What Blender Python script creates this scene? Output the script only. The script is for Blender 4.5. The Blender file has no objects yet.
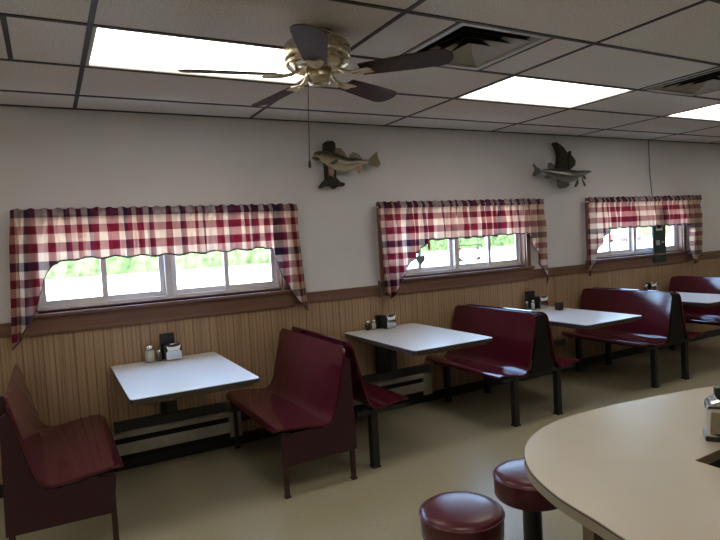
import bpy, bmesh, math, random
from mathutils import Vector, Matrix
random.seed(7)
C = bpy.context.scene.collection
PI = math.pi
H = 2.515

# ------------------------------------------------------------------ materials
def new_mat(name):
    m = bpy.data.materials.new(name); m.use_nodes = True
    nt = m.node_tree; b = nt.nodes['Principled BSDF']
    return m, nt, b
def N(nt, t, **k):
    n = nt.nodes.new(t)
    for a, v in k.items():
        if a in n.inputs.keys() if hasattr(n.inputs, 'keys') else False: n.inputs[a].default_value = v
        else: setattr(n, a, v)
    return n
def L(nt, a, b): nt.links.new(a, b)
def ramp(nt, fac, stops, interp='LINEAR'):
    r = nt.nodes.new('ShaderNodeValToRGB'); r.color_ramp.interpolation = interp
    e = r.color_ramp.elements
    while len(e) > 1: e.remove(e[-1])
    e[0].position = stops[0][0]; e[0].color = (*stops[0][1], 1)
    for p, c in stops[1:]:
        x = e.new(p); x.color = (*c, 1)
    L(nt, fac, r.inputs['Fac']); return r.outputs['Color']
def coord(nt, scale=(1, 1, 1), kind='Object'):
    tc = nt.nodes.new('ShaderNodeTexCoord'); mp = nt.nodes.new('ShaderNodeMapping')
    mp.inputs['Scale'].default_value = scale
    L(nt, tc.outputs[kind], mp.inputs['Vector']); return mp.outputs['Vector']
def noise(nt, vec, scale, detail=3, rough=.5):
    n = nt.nodes.new('ShaderNodeTexNoise'); n.inputs['Scale'].default_value = scale
    n.inputs['Detail'].default_value = detail; n.inputs['Roughness'].default_value = rough
    L(nt, vec, n.inputs['Vector']); return n.outputs['Fac']
def bump(nt, b, h, strength=.2, dist=.002):
    n = nt.nodes.new('ShaderNodeBump'); n.inputs['Strength'].default_value = strength
    n.inputs['Distance'].default_value = dist
    L(nt, h, n.inputs['Height']); L(nt, n.outputs['Normal'], b.inputs['Normal'])
def math_n(nt, op, a, b=None):
    n = nt.nodes.new('ShaderNodeMath'); n.operation = op
    for i, v in enumerate((a, b)):
        if v is None: continue
        if isinstance(v, (int, float)): n.inputs[i].default_value = v
        else: L(nt, v, n.inputs[i])
    return n.outputs[0]
def mixc(nt, fac, a, b, mode='MIX'):
    n = nt.nodes.new('ShaderNodeMix'); n.data_type = 'RGBA'; n.blend_type = mode
    for key, v in ((0, fac), (6, a), (7, b)):
        if isinstance(v, (int, float)): n.inputs[key].default_value = v
        elif isinstance(v, tuple): n.inputs[key].default_value = (*v, 1)
        else: L(nt, v, n.inputs[key])
    return n.outputs[2]
def plain(name, col, rough=.5, metal=0, var=.08, scale=12, coat=0, spec=.5, bmp=0, bscale=200):
    m, nt, b = new_mat(name)
    v = coord(nt)
    f = noise(nt, v, scale)
    c1 = tuple(max(0, x*(1-var)) for x in col); c2 = tuple(min(1, x*(1+var)) for x in col)
    L(nt, ramp(nt, f, [(.3, c1), (.7, c2)]), b.inputs['Base Color'])
    b.inputs['Roughness'].default_value = rough; b.inputs['Metallic'].default_value = metal
    b.inputs['Coat Weight'].default_value = coat; b.inputs['Coat Roughness'].default_value = .08
    b.inputs['Specular IOR Level'].default_value = spec
    if bmp: bump(nt, b, noise(nt, v, bscale), bmp)
    return m
def emis(name, col, s):
    m, nt, b = new_mat(name)
    b.inputs['Base Color'].default_value = (*col, 1)
    b.inputs['Emission Color'].default_value = (*col, 1); b.inputs['Emission Strength'].default_value = s
    return m
M = {}
M['paint'] = plain('wall_paint', (.655, .635, .64), .75, var=.03, scale=3, bmp=.15, bscale=90)
M['black'] = plain('black_metal', (.012, .011, .012), .45)
M['blackpl'] = plain('black_plastic', (.015, .017, .02), .3)
M['grid'] = plain('dark_grid', (.018, .015, .013), .6)
M['chrome'] = plain('chrome', (.75, .75, .76), .16, 1, var=.03)
M['brass'] = plain('antique_brass', (.55, .47, .33), .25, 1, var=.25, scale=40)
M['vinyl'] = plain('window_vinyl', (.62, .60, .61), .4, var=.03)
M['heater'] = plain('heater_enamel', (.40, .37, .31), .45, var=.08)
M['white'] = plain('white', (.85, .85, .85), .6, var=.03)
M['salt'] = plain('white_contents', (.75, .72, .66), .7)
M['pepper'] = plain('grey_contents', (.10, .09, .09), .7)
M['cord'] = plain('cord', (.03, .03, .03), .6)
M['blade'] = plain('fan_blade', (.040, .018, .013), .62, spec=.25, var=.35, scale=30)
M['sign'] = plain('sign_teal', (.012, .035, .035), .5)
M['vent'] = plain('vent_enamel', (.42, .39, .35), .5, var=.04)
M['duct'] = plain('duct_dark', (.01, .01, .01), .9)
M['cupbrown'] = plain('brown_cup', (.022, .008, .008), .45)
M['edge'] = plain('table_edge', (.05, .045, .045), .4)
M['under'] = plain('particle_board', (.16, .10, .06), .7, var=.2, scale=60)
M['counterband'] = plain('counter_band', (.30, .24, .165), .4)
M['countercap'] = plain('counter_edge_line', (.06, .035, .022), .5)
M['tan'] = plain('tan_panel', (.20, .14, .09), .5)
M['drift'] = plain('driftwood', (.030, .026, .018), .85, var=.6, scale=30, bmp=.6, bscale=60)
M['fin'] = plain('fin', (.17, .12, .075), .5, var=.35, scale=40)
M['findark'] = plain('fin_dark', (.05, .045, .035), .5, var=.35, scale=40)
M['finpink'] = plain('fin_pink', (.36, .20, .15), .5, var=.3, scale=40)
M['heart'] = plain('heart_grey', (.16, .24, .21), .5)
M['red'] = plain('ribbon_red', (.5, .06, .08), .5)
M['pinkdecal'] = plain('decal_pink', (.62, .42, .45), .6)
M['decalgrey'] = plain('decal_grey', (.35, .36, .38), .6)
M['asphalt'] = plain('road_asphalt', (.045, .056, .056), .8, var=.08, scale=2)
M['lot'] = plain('parking_lot', (.50, .50, .49), .85, var=.06, scale=.6)
M['grass'] = plain('grass', (.095, .125, .06), .9, var=.35, scale=3)
M['leaf'] = plain('leaves', (.030, .050, .020), .9, spec=.1, var=.6, scale=2.5)
M['trunk'] = plain('bark', (.09, .06, .04), .9)
M['carred'] = plain('car_red', (.35, .03, .03), .2, coat=1)
M['carglass'] = plain('car_glass', (.02, .03, .03), .08)
M['tyre'] = plain('tyre', (.01, .01, .01), .8)
M['stoolpole'] = plain('stool_pole_black', (.01, .01, .011), .4)
M['roof'] = plain('roof', (.1, .1, .1), .9)
M['backwall'] = plain('back_wall_paint', (.68, .66, .63), .8, var=.03)
M['lens'] = emis('lamp_lens', (1, .94, .83), 1.6)
_nt = M['lens'].node_tree; _s = _nt.nodes.new('ShaderNodeSeparateXYZ'); L(_nt, coord(_nt), _s.inputs[0])
# two tubes behind the prismatic lens: brighter along each tube
_a = math_n(_nt, 'COSINE', math_n(_nt, 'MULTIPLY', math_n(_nt, 'SUBTRACT', math_n(_nt, 'ABSOLUTE', _s.outputs['Y']), .14), 2*PI/.30))
L(_nt, math_n(_nt, 'ADD', math_n(_nt, 'MULTIPLY', _a, .6), 4.0), _nt.nodes['Principled BSDF'].inputs['Emission Strength'])

def burg(name, c1, c2, rough, coat):
    m, nt, b = new_mat(name); v = coord(nt)
    f = noise(nt, v, 7, 4)
    L(nt, ramp(nt, f, [(.3, c1), (.7, c2)]), b.inputs['Base Color'])
    b.inputs['Roughness'].default_value = rough
    b.inputs['Coat Weight'].default_value = coat; b.inputs['Coat Roughness'].default_value = .06
    return m
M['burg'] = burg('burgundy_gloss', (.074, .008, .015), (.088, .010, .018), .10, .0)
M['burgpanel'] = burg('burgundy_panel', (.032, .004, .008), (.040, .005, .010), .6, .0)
M['brownleg'] = plain('dark_brown_legs', (.035, .012, .012), .4)
M['endpanel'] = plain('bench_end_panel', (.007, .005, .006), .5, spec=.25)
M['stoolseat'] = burg('stool_vinyl', (.075, .008, .013), (.10, .012, .018), .30, .0)

# ceiling tile
m, nt, b = new_mat('ceiling_tile'); v = coord(nt)
f = noise(nt, v, 130, 2, .7)
L(nt, ramp(nt, f, [(.35, (.48, .44, .40)), (.5, (.68, .64, .60)), (.75, (.76, .72, .68))]), b.inputs['Base Color'])
b.inputs['Roughness'].default_value = .95; bump(nt, b, f, .5, .003); M['tile'] = m
# floor
m, nt, b = new_mat('floor_vinyl'); v = coord(nt)
f = noise(nt, v, 1.6, 5, .6); g = noise(nt, v, 45, 3, .7)
c = ramp(nt, f, [(.25, (.37, .335, .225)), (.75, (.43, .39, .27))])
c = mixc(nt, .3, c, ramp(nt, g, [(.35, (.33, .30, .20)), (.65, (.46, .42, .29))]))
L(nt, c, b.inputs['Base Color'])
b.inputs['Roughness'].default_value = .3
bump(nt, b, g, .05, .001); M['floor'] = m
# laminate counter
m, nt, b = new_mat('counter_laminate'); v = coord(nt)
f = noise(nt, v, 5, 3); g = noise(nt, v, 300, 2)
c = mixc(nt, .3, ramp(nt, f, [(.3, (.48, .41, .31)), (.7, (.52, .445, .34))]), ramp(nt, g, [(.3, (.42, .36, .27)), (.7, (.58, .50, .39))]))
L(nt, c, b.inputs['Base Color']); b.inputs['Roughness'].default_value = .33; M['counter'] = m
m, nt, b = new_mat('table_laminate'); v = coord(nt)
f = noise(nt, v, 260, 2)
L(nt, ramp(nt, f, [(.3, (.64, .655, .66)), (.7, (.73, .745, .75))]), b.inputs['Base Color'])
b.inputs['Roughness'].default_value = .3; M['table'] = m
# wood panelling
def wood(name, dark, mid, light, grooves=True, horiz=False, rough=.42):
    m, nt, b = new_mat(name)
    vv = coord(nt, (1, 40, 40) if horiz else (40, 40, 1.2))
    f = noise(nt, vv, 1.6, 4, .6)
    v2 = coord(nt, (.5, 8, 8) if horiz else (7, 7, .7)); w = noise(nt, v2, 1.5, 3)
    c = ramp(nt, f, [(.30, dark), (.47, mid), (.68, light)])
    c = mixc(nt, .45, c, ramp(nt, w, [(.35, mid), (.65, light)]))
    if grooves:
        tc = nt.nodes.new('ShaderNodeTexCoord'); sx = nt.nodes.new('ShaderNodeSeparateXYZ')
        L(nt, tc.outputs['Object'], sx.inputs[0]); x = sx.outputs['X']
        fr = math_n(nt, 'FRACT', math_n(nt, 'MULTIPLY', x, 1/.305))
        g = ramp(nt, fr, [(0, (0,)*3), (.012, (1,)*3), (.20, (1,)*3), (.212, (.15,)*3), (.222, (.15,)*3), (.235, (1,)*3), (.345, (1,)*3), (.36, (.2,)*3), (.375, (1,)*3),
                          (.60, (1,)*3), (.612, (.1,)*3), (.624, (.1,)*3), (.636, (1,)*3), (.80, (1,)*3), (.812, (.2,)*3), (.83, (1,)*3), (.985, (1,)*3), (1, (0,)*3)])
        # the fine machine beads between the grooves
        fb = math_n(nt, 'FRACT', math_n(nt, 'MULTIPLY', x, 1/.0305))
        beads = ramp(nt, fb, [(0, (.62,)*3), (.16, (1,)*3), (.84, (1,)*3), (1, (.62,)*3)])
        c = mixc(nt, 1, c, beads, 'MULTIPLY')
        c = mixc(nt, math_n(nt, 'MULTIPLY', math_n(nt, 'SUBTRACT', 1.0, g), .7), c, tuple(d*.5 for d in dark))
        bump(nt, b, g, .5, .002)
    L(nt, c, b.inputs['Base Color']); b.inputs['Roughness'].default_value = rough
    return m
M['panel'] = wood('wood_panelling', (.21, .12, .065), (.36, .23, .13), (.45, .30, .175))
M['rail'] = wood('reddish_wood_trim', (.07, .032, .022), (.155, .075, .05), (.21, .11, .075), False, True, .4)
M['casing'] = wood('reddish_wood_casing', (.07, .032, .022), (.155, .075, .05), (.21, .11, .075), False, False, .4)

# plaid curtain: UV = cloth coordinates in metres
m, nt, b = new_mat('plaid_cloth')
uv = nt.nodes.new('ShaderNodeTexCoord'); sx = nt.nodes.new('ShaderNodeSeparateXYZ'); L(nt, uv.outputs['UV'], sx.inputs[0])
BU, CR, NV = (.33, .055, .10), (.80, .68, .58), (.09, .065, .13)
def stripes(out, per):
    fr = math_n(nt, 'FRACT', math_n(nt, 'MULTIPLY', out, 1/per))
    return ramp(nt, fr, [(0, BU), (.25, CR), (.5, NV), (.60, BU), (.74, CR)], 'CONSTANT')
c = mixc(nt, .5, stripes(sx.outputs['X'], .28), ramp(nt, math_n(nt, 'FRACT', math_n(nt, 'MULTIPLY', sx.outputs['Y'], 1/.34)), [(0, NV), (.165, CR), (.32, BU), (.48, CR), (.65, BU), (.83, CR)], 'CONSTANT'))
gm = nt.nodes.new('ShaderNodeGamma'); L(nt, c, gm.inputs[0]); gm.inputs[1].default_value = 1.75; c = gm.outputs[0]
L(nt, c, b.inputs['Base Color']); b.inputs['Roughness'].default_value = .9
wv = noise(nt, coord(nt, (1, 1, 1), 'UV'), 900, 1)
bump(nt, b, wv, .15, .001)
tr = nt.nodes.new('ShaderNodeBsdfTranslucent'); L(nt, c, tr.inputs['Color'])
mx = nt.nodes.new('ShaderNodeMixShader'); mx.inputs[0].default_value = .30
L(nt, b.outputs[0], mx.inputs[1]); L(nt, tr.outputs[0], mx.inputs[2])
L(nt, mx.outputs[0], nt.nodes['Material Output'].inputs['Surface']); M['plaid'] = m
m, nt, b = new_mat('navy_hem'); f = noise(nt, coord(nt), 60)
L(nt, ramp(nt, f, [(.3, (.03, .012, .025)), (.7, (.06, .02, .04))]), b.inputs['Base Color']); b.inputs['Roughness'].default_value = .9; M['hem'] = m

# window glass, clear glass
def glass(name, tint, rough=0.0, refl=1.0):
    m, nt, b = new_mat(name); nt.nodes.remove(b)
    t = nt.nodes.new('ShaderNodeBsdfTransparent'); t.inputs[0].default_value = (*tint, 1)
    g = nt.nodes.new('ShaderNodeBsdfGlossy'); g.inputs['Roughness'].default_value = rough
    fr = nt.nodes.new('ShaderNodeFresnel'); fr.inputs[0].default_value = 1.45
    geo = nt.nodes.new('ShaderNodeNewGeometry')
    ff = math_n(nt, 'MULTIPLY', fr.outputs[0], math_n(nt, 'SUBTRACT', 1.0, geo.outputs['Backfacing']))
    x = nt.nodes.new('ShaderNodeMixShader'); L(nt, math_n(nt, 'MULTIPLY', ff, refl), x.inputs[0])
    L(nt, t.outputs[0], x.inputs[1]); L(nt, g.outputs[0], x.inputs[2])
    L(nt, x.outputs[0], nt.nodes['Material Output'].inputs['Surface']); return m
M['glass'] = glass('window_glass', (.96, .98, .97))
M['jar'] = glass('jar_glass', (.86, .88, .88), .03, 1.3)

# fish skins, colour follows the body's own belly-to-back height
def fish_mat(name, stops, sc, z0, z1):
    m, nt, b = new_mat(name)
    tc = nt.nodes.new('ShaderNodeTexCoord'); s_ = nt.nodes.new('ShaderNodeSeparateXYZ'); L(nt, tc.outputs['UV'], s_.inputs[0])
    n = noise(nt, coord(nt), sc, 4, .7)
    f = math_n(nt, 'ADD', s_.outputs['Y'], math_n(nt, 'MULTIPLY', math_n(nt, 'SUBTRACT', n, .5), .45))
    L(nt, ramp(nt, f, stops), b.inputs['Base Color']); b.inputs['Roughness'].default_value = .3
    b.inputs['Coat Weight'].default_value = .4
    return m
M['walleye'] = fish_mat('walleye_skin', [(.05, (.50, .45, .33)), (.35, (.40, .33, .19)), (.6, (.14, .10, .045)), (.9, (.025, .02, .012))], 35, 0, 1)
M['pike'] = fish_mat('pike_skin', [(.05, (.20, .19, .16)), (.30, (.10, .095, .07)), (.42, (.03, .03, .022)), (.52, (.16, .155, .12)), (.7, (.03, .03, .02)), (.95, (.012, .012, .01))], 50, 0, 1)

# ------------------------------------------------------------------ mesh helpers
def link(name, bm, mat, parent=None, smooth=False, bevel=0, solid=0):
    me = bpy.data.meshes.new(name)
    bmesh.ops.recalc_face_normals(bm, faces=bm.faces)
    bm.to_mesh(me); bm.free()
    mats = mat if isinstance(mat, (list, tuple)) else [mat]
    for x in mats: me.materials.append(x)
    o = bpy.data.objects.new(name, me); C.objects.link(o)
    if parent: o.parent = parent
    if smooth:
        for p in me.polygons: p.use_smooth = True
    if solid:
        q = o.modifiers.new('solid', 'SOLIDIFY'); q.thickness = solid; q.offset = 0
        q = o.modifiers.new('split', 'EDGE_SPLIT'); q.split_angle = math.radians(50)
    if bevel:
        q = o.modifiers.new('bevel', 'BEVEL'); q.width = bevel; q.segments = 3; q.limit_method = 'ANGLE'; q.angle_limit = math.radians(40)
    return o
def box(bm, x0, x1, y0, y1, z0, z1, mi=0):
    vs = [bm.verts.new((x, y, z)) for x in (x0, x1) for y in (y0, y1) for z in (z0, z1)]
    for f in ((0, 1, 3, 2), (4, 6, 7, 5), (0, 4, 5, 1), (2, 3, 7, 6), (0, 2, 6, 4), (1, 5, 7, 3)):
        bm.faces.new([vs[i] for i in f]).material_index = mi
    return bm
def boxes(*bs):
    bm = bmesh.new()
    for b_ in bs: box(bm, *b_)
    return bm
def tube(bm, pts, r, n=10, cap=True):
    pts = [Vector(p) for p in pts]; rs = r if isinstance(r, (list, tuple)) else [r]*len(pts)
    rings = []; up = None
    for i, p in enumerate(pts):
        d = (pts[min(i+1, len(pts)-1)] - pts[max(i-1, 0)]).normalized()
        if up is None: up = Vector((0, 0, 1)) if abs(d.z) < .9 else Vector((1, 0, 0))
        a = d.cross(up).normalized(); b_ = a.cross(d).normalized(); up = b_
        rings.append([bm.verts.new(p + rs[i]*(math.cos(t)*a + math.sin(t)*b_)) for t in [2*PI*k/n for k in range(n)]])
    for q, w in zip(rings, rings[1:]):
        for k in range(n): bm.faces.new((q[k], q[(k+1) % n], w[(k+1) % n], w[k]))
    if cap: bm.faces.new(rings[0]); bm.faces.new(rings[-1][::-1])
    return bm
def lathe(bm, prof, c=(0, 0, 0), n=32):
    rings = []
    for r, z in prof:
        if r < 1e-5: rings.append([bm.verts.new((c[0], c[1], c[2]+z))])
        else: rings.append([bm.verts.new((c[0]+r*math.cos(2*PI*k/n), c[1]+r*math.sin(2*PI*k/n), c[2]+z)) for k in range(n)])
    for a, b_ in zip(rings, rings[1:]):
        for k in range(n):
            k2 = (k+1) % n
            if len(a) == 1 and len(b_) == 1: continue
            if len(a) == 1: bm.faces.new((a[0], b_[k], b_[k2]))
            elif len(b_) == 1: bm.faces.new((a[k], a[k2], b_[0]))
            else: bm.faces.new((a[k], a[k2], b_[k2], b_[k]))
    return bm
def prism(bm, poly, axis, a, b_):
    """poly of 2-D points extruded along axis from a to b_"""
    def P(p, t):
        if axis == 'y': return (p[0], t, p[1])
        if axis == 'z': return (p[0], p[1], t)
        return (t, p[0], p[1])
    v0 = [bm.verts.new(P(p, a)) for p in poly]; v1 = [bm.verts.new(P(p, b_)) for p in poly]
    n = len(poly)
    bm.faces.new(v0); bm.faces.new(v1[::-1])
    for k in range(n): bm.faces.new((v0[k], v1[k], v1[(k+1) % n], v0[(k+1) % n]))
    return bm
def thing(name, label, cat, loc=(0, 0, 0), group=None, rz=0):
    o = bpy.data.objects.new(name, None); C.objects.link(o); o.location = loc; o.rotation_euler = (0, 0, rz)
    o.empty_display_size = .1
    return tag(o, label, cat, group)
def tag(o, label, cat, group=None):
    o['label'] = label; o['category'] = cat
    if group: o['group'] = group
    return o
def struct(o):
    o['kind'] = 'structure'; return o
def copy_tree(o, parent=None):
    c = o.copy(); C.objects.link(c); c.parent = parent
    for ch in o.children: copy_tree(ch, c)
    return c
def catmull(pts, n=6):
    out = []
    for i in range(len(pts)-1):
        p0, p1, p2, p3 = pts[max(i-1, 0)], pts[i], pts[i+1], pts[min(i+2, len(pts)-1)]
        for k in range(n):
            t = k/n
            out.append(tuple(.5*((2*b_)+(-a+c)*t+(2*a-5*b_+4*c-d)*t*t+(-a+3*b_-3*c+d)*t**3) for a, b_, c, d in zip(p0, p1, p2, p3)))
    out.append(pts[-1]); return out
def lerp_poly(pts, x):
    if x <= pts[0][0]: return pts[0][1]
    for (a, b_), (c, d) in zip(pts, pts[1:]):
        if x <= c: return b_ + (d-b_)*(x-a)/(c-a) if c > a else d
    return pts[-1][1]

# ------------------------------------------------------------------ setting
X0, X1, YB = -2.6, 9.6, -8.2
struct(link('floor', boxes((X0-.15, X1+.15, YB-.15, .15, -.12, 0)), M['floor']))
WZ0, WZ1 = 1.17, 1.77
WIN = [(-.33, 1.41), (2.365, 4.065), (5.025, 6.73)]
bm = bmesh.new(); xs = X0
box(bm, X0-.15, X1+.15, 0, .15, 0, WZ0)
box(bm, X0-.15, X1+.15, 0, .15, WZ1, H+.3)
for a, b_ in WIN: box(bm, xs if xs > X0 else X0-.15, a, 0, .15, WZ0, WZ1); xs = b_
box(bm, xs, X1+.15, 0, .15, WZ0, WZ1)
struct(link('wall_north', bm, M['paint']))
struct(link('wall_north_panelling', boxes((X0, X1, -.008, 0, .06, 1.04)), M['panel']))
struct(link('baseboard_north', boxes((X0, X1, -.02, -.008, 0, .085)), M['black']))
struct(link('wall_west', boxes((X0-.15, X0, YB-.15, 0, 0, H+.3)), M['backwall']))
struct(link('wall_east', boxes((X1, X1+.15, YB-.15, 0, 0, H+.3)), M['backwall']))
struct(link('wall_south', boxes((X0, X1, YB-.15, YB, 0, H+.3)), M['backwall']))
# chair rail between the windows
prev = X0; k = 1
for a, b_ in WIN+[(X1, X1)]:
    x1 = a-.075 if a < X1 else X1
    struct(link('trim_%d' % k, boxes((prev, x1, -.02, 0, 1.03, 1.12)), M['rail'], bevel=.004)); k += 1
    prev = b_+.075
# ceiling tiles and grid
TX, TY = 1.2192, .6096
rows = [0, -.372] + [-.372-TY*i for i in range(1, 13)] + [YB]
cols = [X0, -2*TX] + [i*TX for i in range(-1, 8)] + [X1]
holes = {(0, 2), (2, 2), (4, 2), (-2, 5), (0, 5), (2, 5), (0, 8), (4, 8), (6, 2), (-2, 2)}     # troffers; those not in WHERE are unseen, added to fill the room
VENTS = [(1.527, 2), (3.74, 3)]
bm = bmesh.new()
def colindex(x): return round(x/TX)
for i in range(len(cols)-1):
    for j in range(len(rows)-1):
        ci = colindex(cols[i]) if cols[i] > X0 else -9
        if (ci, j) in holes: continue
        y1_, y0_ = rows[j], rows[j+1]
        parts = [(cols[i], cols[i+1])]
        for vx, vr in ((1.53, 3), (3.72, 3)):
            if j == vr and cols[i] <= vx < cols[i+1]:
                parts = [(cols[i], vx), (vx+.61, cols[i+1])]
        for a, b_ in parts: box(bm, a+.003, b_-.003, y0_+.003, y1_-.003, H, H+.015)
struct(link('ceiling', bm, M['tile'], bevel=0))
bm = bmesh.new()
for x in cols[1:-1]: box(bm, x-.012, x+.012, YB, 0, H-.004, H+.02)
for y in rows[1:-1]: box(bm, X0, X1, y-.012, y+.012, H-.0045, H+.02)
box(bm, X0, X1, -.02, 0, H-.006, H+.02)
for x0_, j in ((1.53, 3), (2.14, 3), (3.72, 3), (4.33, 3), (-.32, 2)):
    box(bm, x0_-.011, x0_+.011, rows[j+1], rows[j], H-.0042, H+.02)
struct(link('ceiling_grid', bm, M['grid']))

# ceiling lights
WHERE = {(0, 2): 'above the left window, beside the ceiling fan', (2, 2): 'above the middle window, between the fan and the right lamp', (4, 2): 'above the right window, cut by the photo edge'}
def make_light():
    t = thing('ceiling_light', '', 'ceiling light')
    bm = bmesh.new()
    for b_ in ((-.596, .596, .28, .293, -.002, .07), (-.596, .596, -.293, -.28, -.002, .07), (-.596, -.58, -.28, .28, -.002, .07), (.58, .596, -.28, .28, -.002, .07), (-.58, .58, -.28, .28, .06, .07)):
        box(bm, *b_)
    link('frame', bm, M['vent'], t)
    link('diffuser', boxes((-.58, .58, -.28, .28, .006, .012)), M['lens'], t)
    return t
l0 = make_light(); first = True
for (ci, j) in sorted(holes):
    t = l0 if first else copy_tree(l0); first = False
    t.location = (ci*TX+TX/2, (rows[j]+rows[j+1])/2, H)
    if (ci, j) in WHERE: t['label'] = 'flush rectangular fluorescent ceiling light ' + WHERE[(ci, j)]
    else:
        t['label'] = 'added flush fluorescent ceiling light brightening the room, out of view'; t['group'] = 'added fill lights out of view'

# vents: concentric square louvres opening outwards
def make_vent(name, label, x, y):
    t = thing(name, label, 'air vent', (x, y, H))
    bm = bmesh.new()
    def ring(o_, i_, z0, z1):
        for a, b_ in (((-1, -1), (1, -1)), ((1, -1), (1, 1)), ((1, 1), (-1, 1)), ((-1, 1), (-1, -1))):
            v = [bm.verts.new((a[0]*o_, a[1]*o_, z0)), bm.verts.new((b_[0]*o_, b_[1]*o_, z0)), bm.verts.new((b_[0]*i_, b_[1]*i_, z1)), bm.verts.new((a[0]*i_, a[1]*i_, z1))]
            bm.faces.new(v)
    ring(.293, .262, -.002, .0); ring(.262, .25, 0, .03)
    link('frame', bm, M['vent'], t, solid=.003)
    for o_, i_ in ((.217, .15), (.147, .085), (.078, .02)):
        bm = bmesh.new()
        ring(o_, i_, -.004, .05)
        for f_ in bm.faces: f_.material_index = 0
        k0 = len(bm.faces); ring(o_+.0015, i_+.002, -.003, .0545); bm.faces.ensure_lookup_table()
        for f_ in bm.faces[k0:]: f_.material_index = 1  # black upper faces: the shade in the gaps between louvres, painted in
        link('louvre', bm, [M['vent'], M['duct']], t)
    bm = bmesh.new(); box(bm, -.04, .04, -.04, .04, .03, .034); link('centre_plate', bm, M['vent'], t)
    bm = bmesh.new(); box(bm, -.29, .29, -.29, .29, .12, .14)
    for b_ in ((-.29, -.285, -.29, .29, .02, .12), (.285, .29, -.29, .29, .02, .12), (-.285, .285, -.29, -.285, .02, .12), (-.285, .285, .285, .29, .02, .12)): box(bm, *b_)
    link('duct', bm, M['duct'], t)
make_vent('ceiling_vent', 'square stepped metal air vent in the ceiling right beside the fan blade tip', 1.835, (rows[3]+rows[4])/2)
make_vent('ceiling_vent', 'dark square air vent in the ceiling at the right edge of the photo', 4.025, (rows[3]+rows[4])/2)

# windows
for wi, (a, b_) in enumerate(WIN):
    w = bpy.data.objects.new('window_%d' % (wi+1), None); C.objects.link(w); w.location = ((a+b_)/2, 0, WZ0); struct(w)
    hw = (b_-a)/2; hh = WZ1-WZ0
    # wood casing + sill + apron
    bm = boxes((-hw-.05, -hw, -.022, 0, -.02, hh+.075), (hw, hw+.05, -.022, 0, -.02, hh+.075), (-hw, hw, -.022, 0, hh, hh+.075))
    link('casing', bm, M['casing'], w, bevel=.004)
    link('sill', boxes((-hw-.075, hw+.075, -.05, .0, -.035, -.012)), M['rail'], w, bevel=.004)
    link('apron', boxes((-hw-.075, hw+.075, -.026, 0, -.15, -.035)), M['rail'], w, bevel=.004)
    link('jamb_lining', boxes((-hw, -hw+.012, 0, .10, 0, hh), (hw-.012, hw, 0, .10, 0, hh), (-hw+.012, hw-.012, 0, .1, hh-.012, hh), (-hw+.012, hw-.012, 0, .05, -.012, .006)), M['casing'], w)
    # vinyl frame
    link('window_frame', boxes((-hw+.012, hw-.012, .05, .12, 0, .028), (-hw+.012, hw-.012, .05, .12, hh-.04, hh-.012), (-hw+.012, -hw+.034, .05, .12, .028, hh-.04), (hw-.034, hw-.012, .05, .12, .028, hh-.04), (-.025, .025, .045, .12, .028, hh-.04)), M['vinyl'], w, bevel=.003)
    edges = [(-hw+.034, -hw/2+.018, .062), (-hw/2-.018, -.025, .085), (.025, hw/2+.018, .085), (hw/2-.018, hw-.034, .062)]
    for x0_, x1_, yy in edges:
        z0_, z1_ = .028, hh-.04; s = .036
        sash = link('sash', boxes((x0_, x0_+s, yy, yy+.02, z0_, z1_), (x1_-s, x1_, yy, yy+.02, z0_, z1_), (x0_+s, x1_-s, yy, yy+.02, z0_, z0_+s), (x0_+s, x1_-s, yy, yy+.02, z1_-s, z1_)), M['vinyl'], w, bevel=.002)
        link('pane', boxes((x0_+s, x1_-s, yy+.008, yy+.012, z0_+s, z1_-s)), M['glass'], sash)

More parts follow.
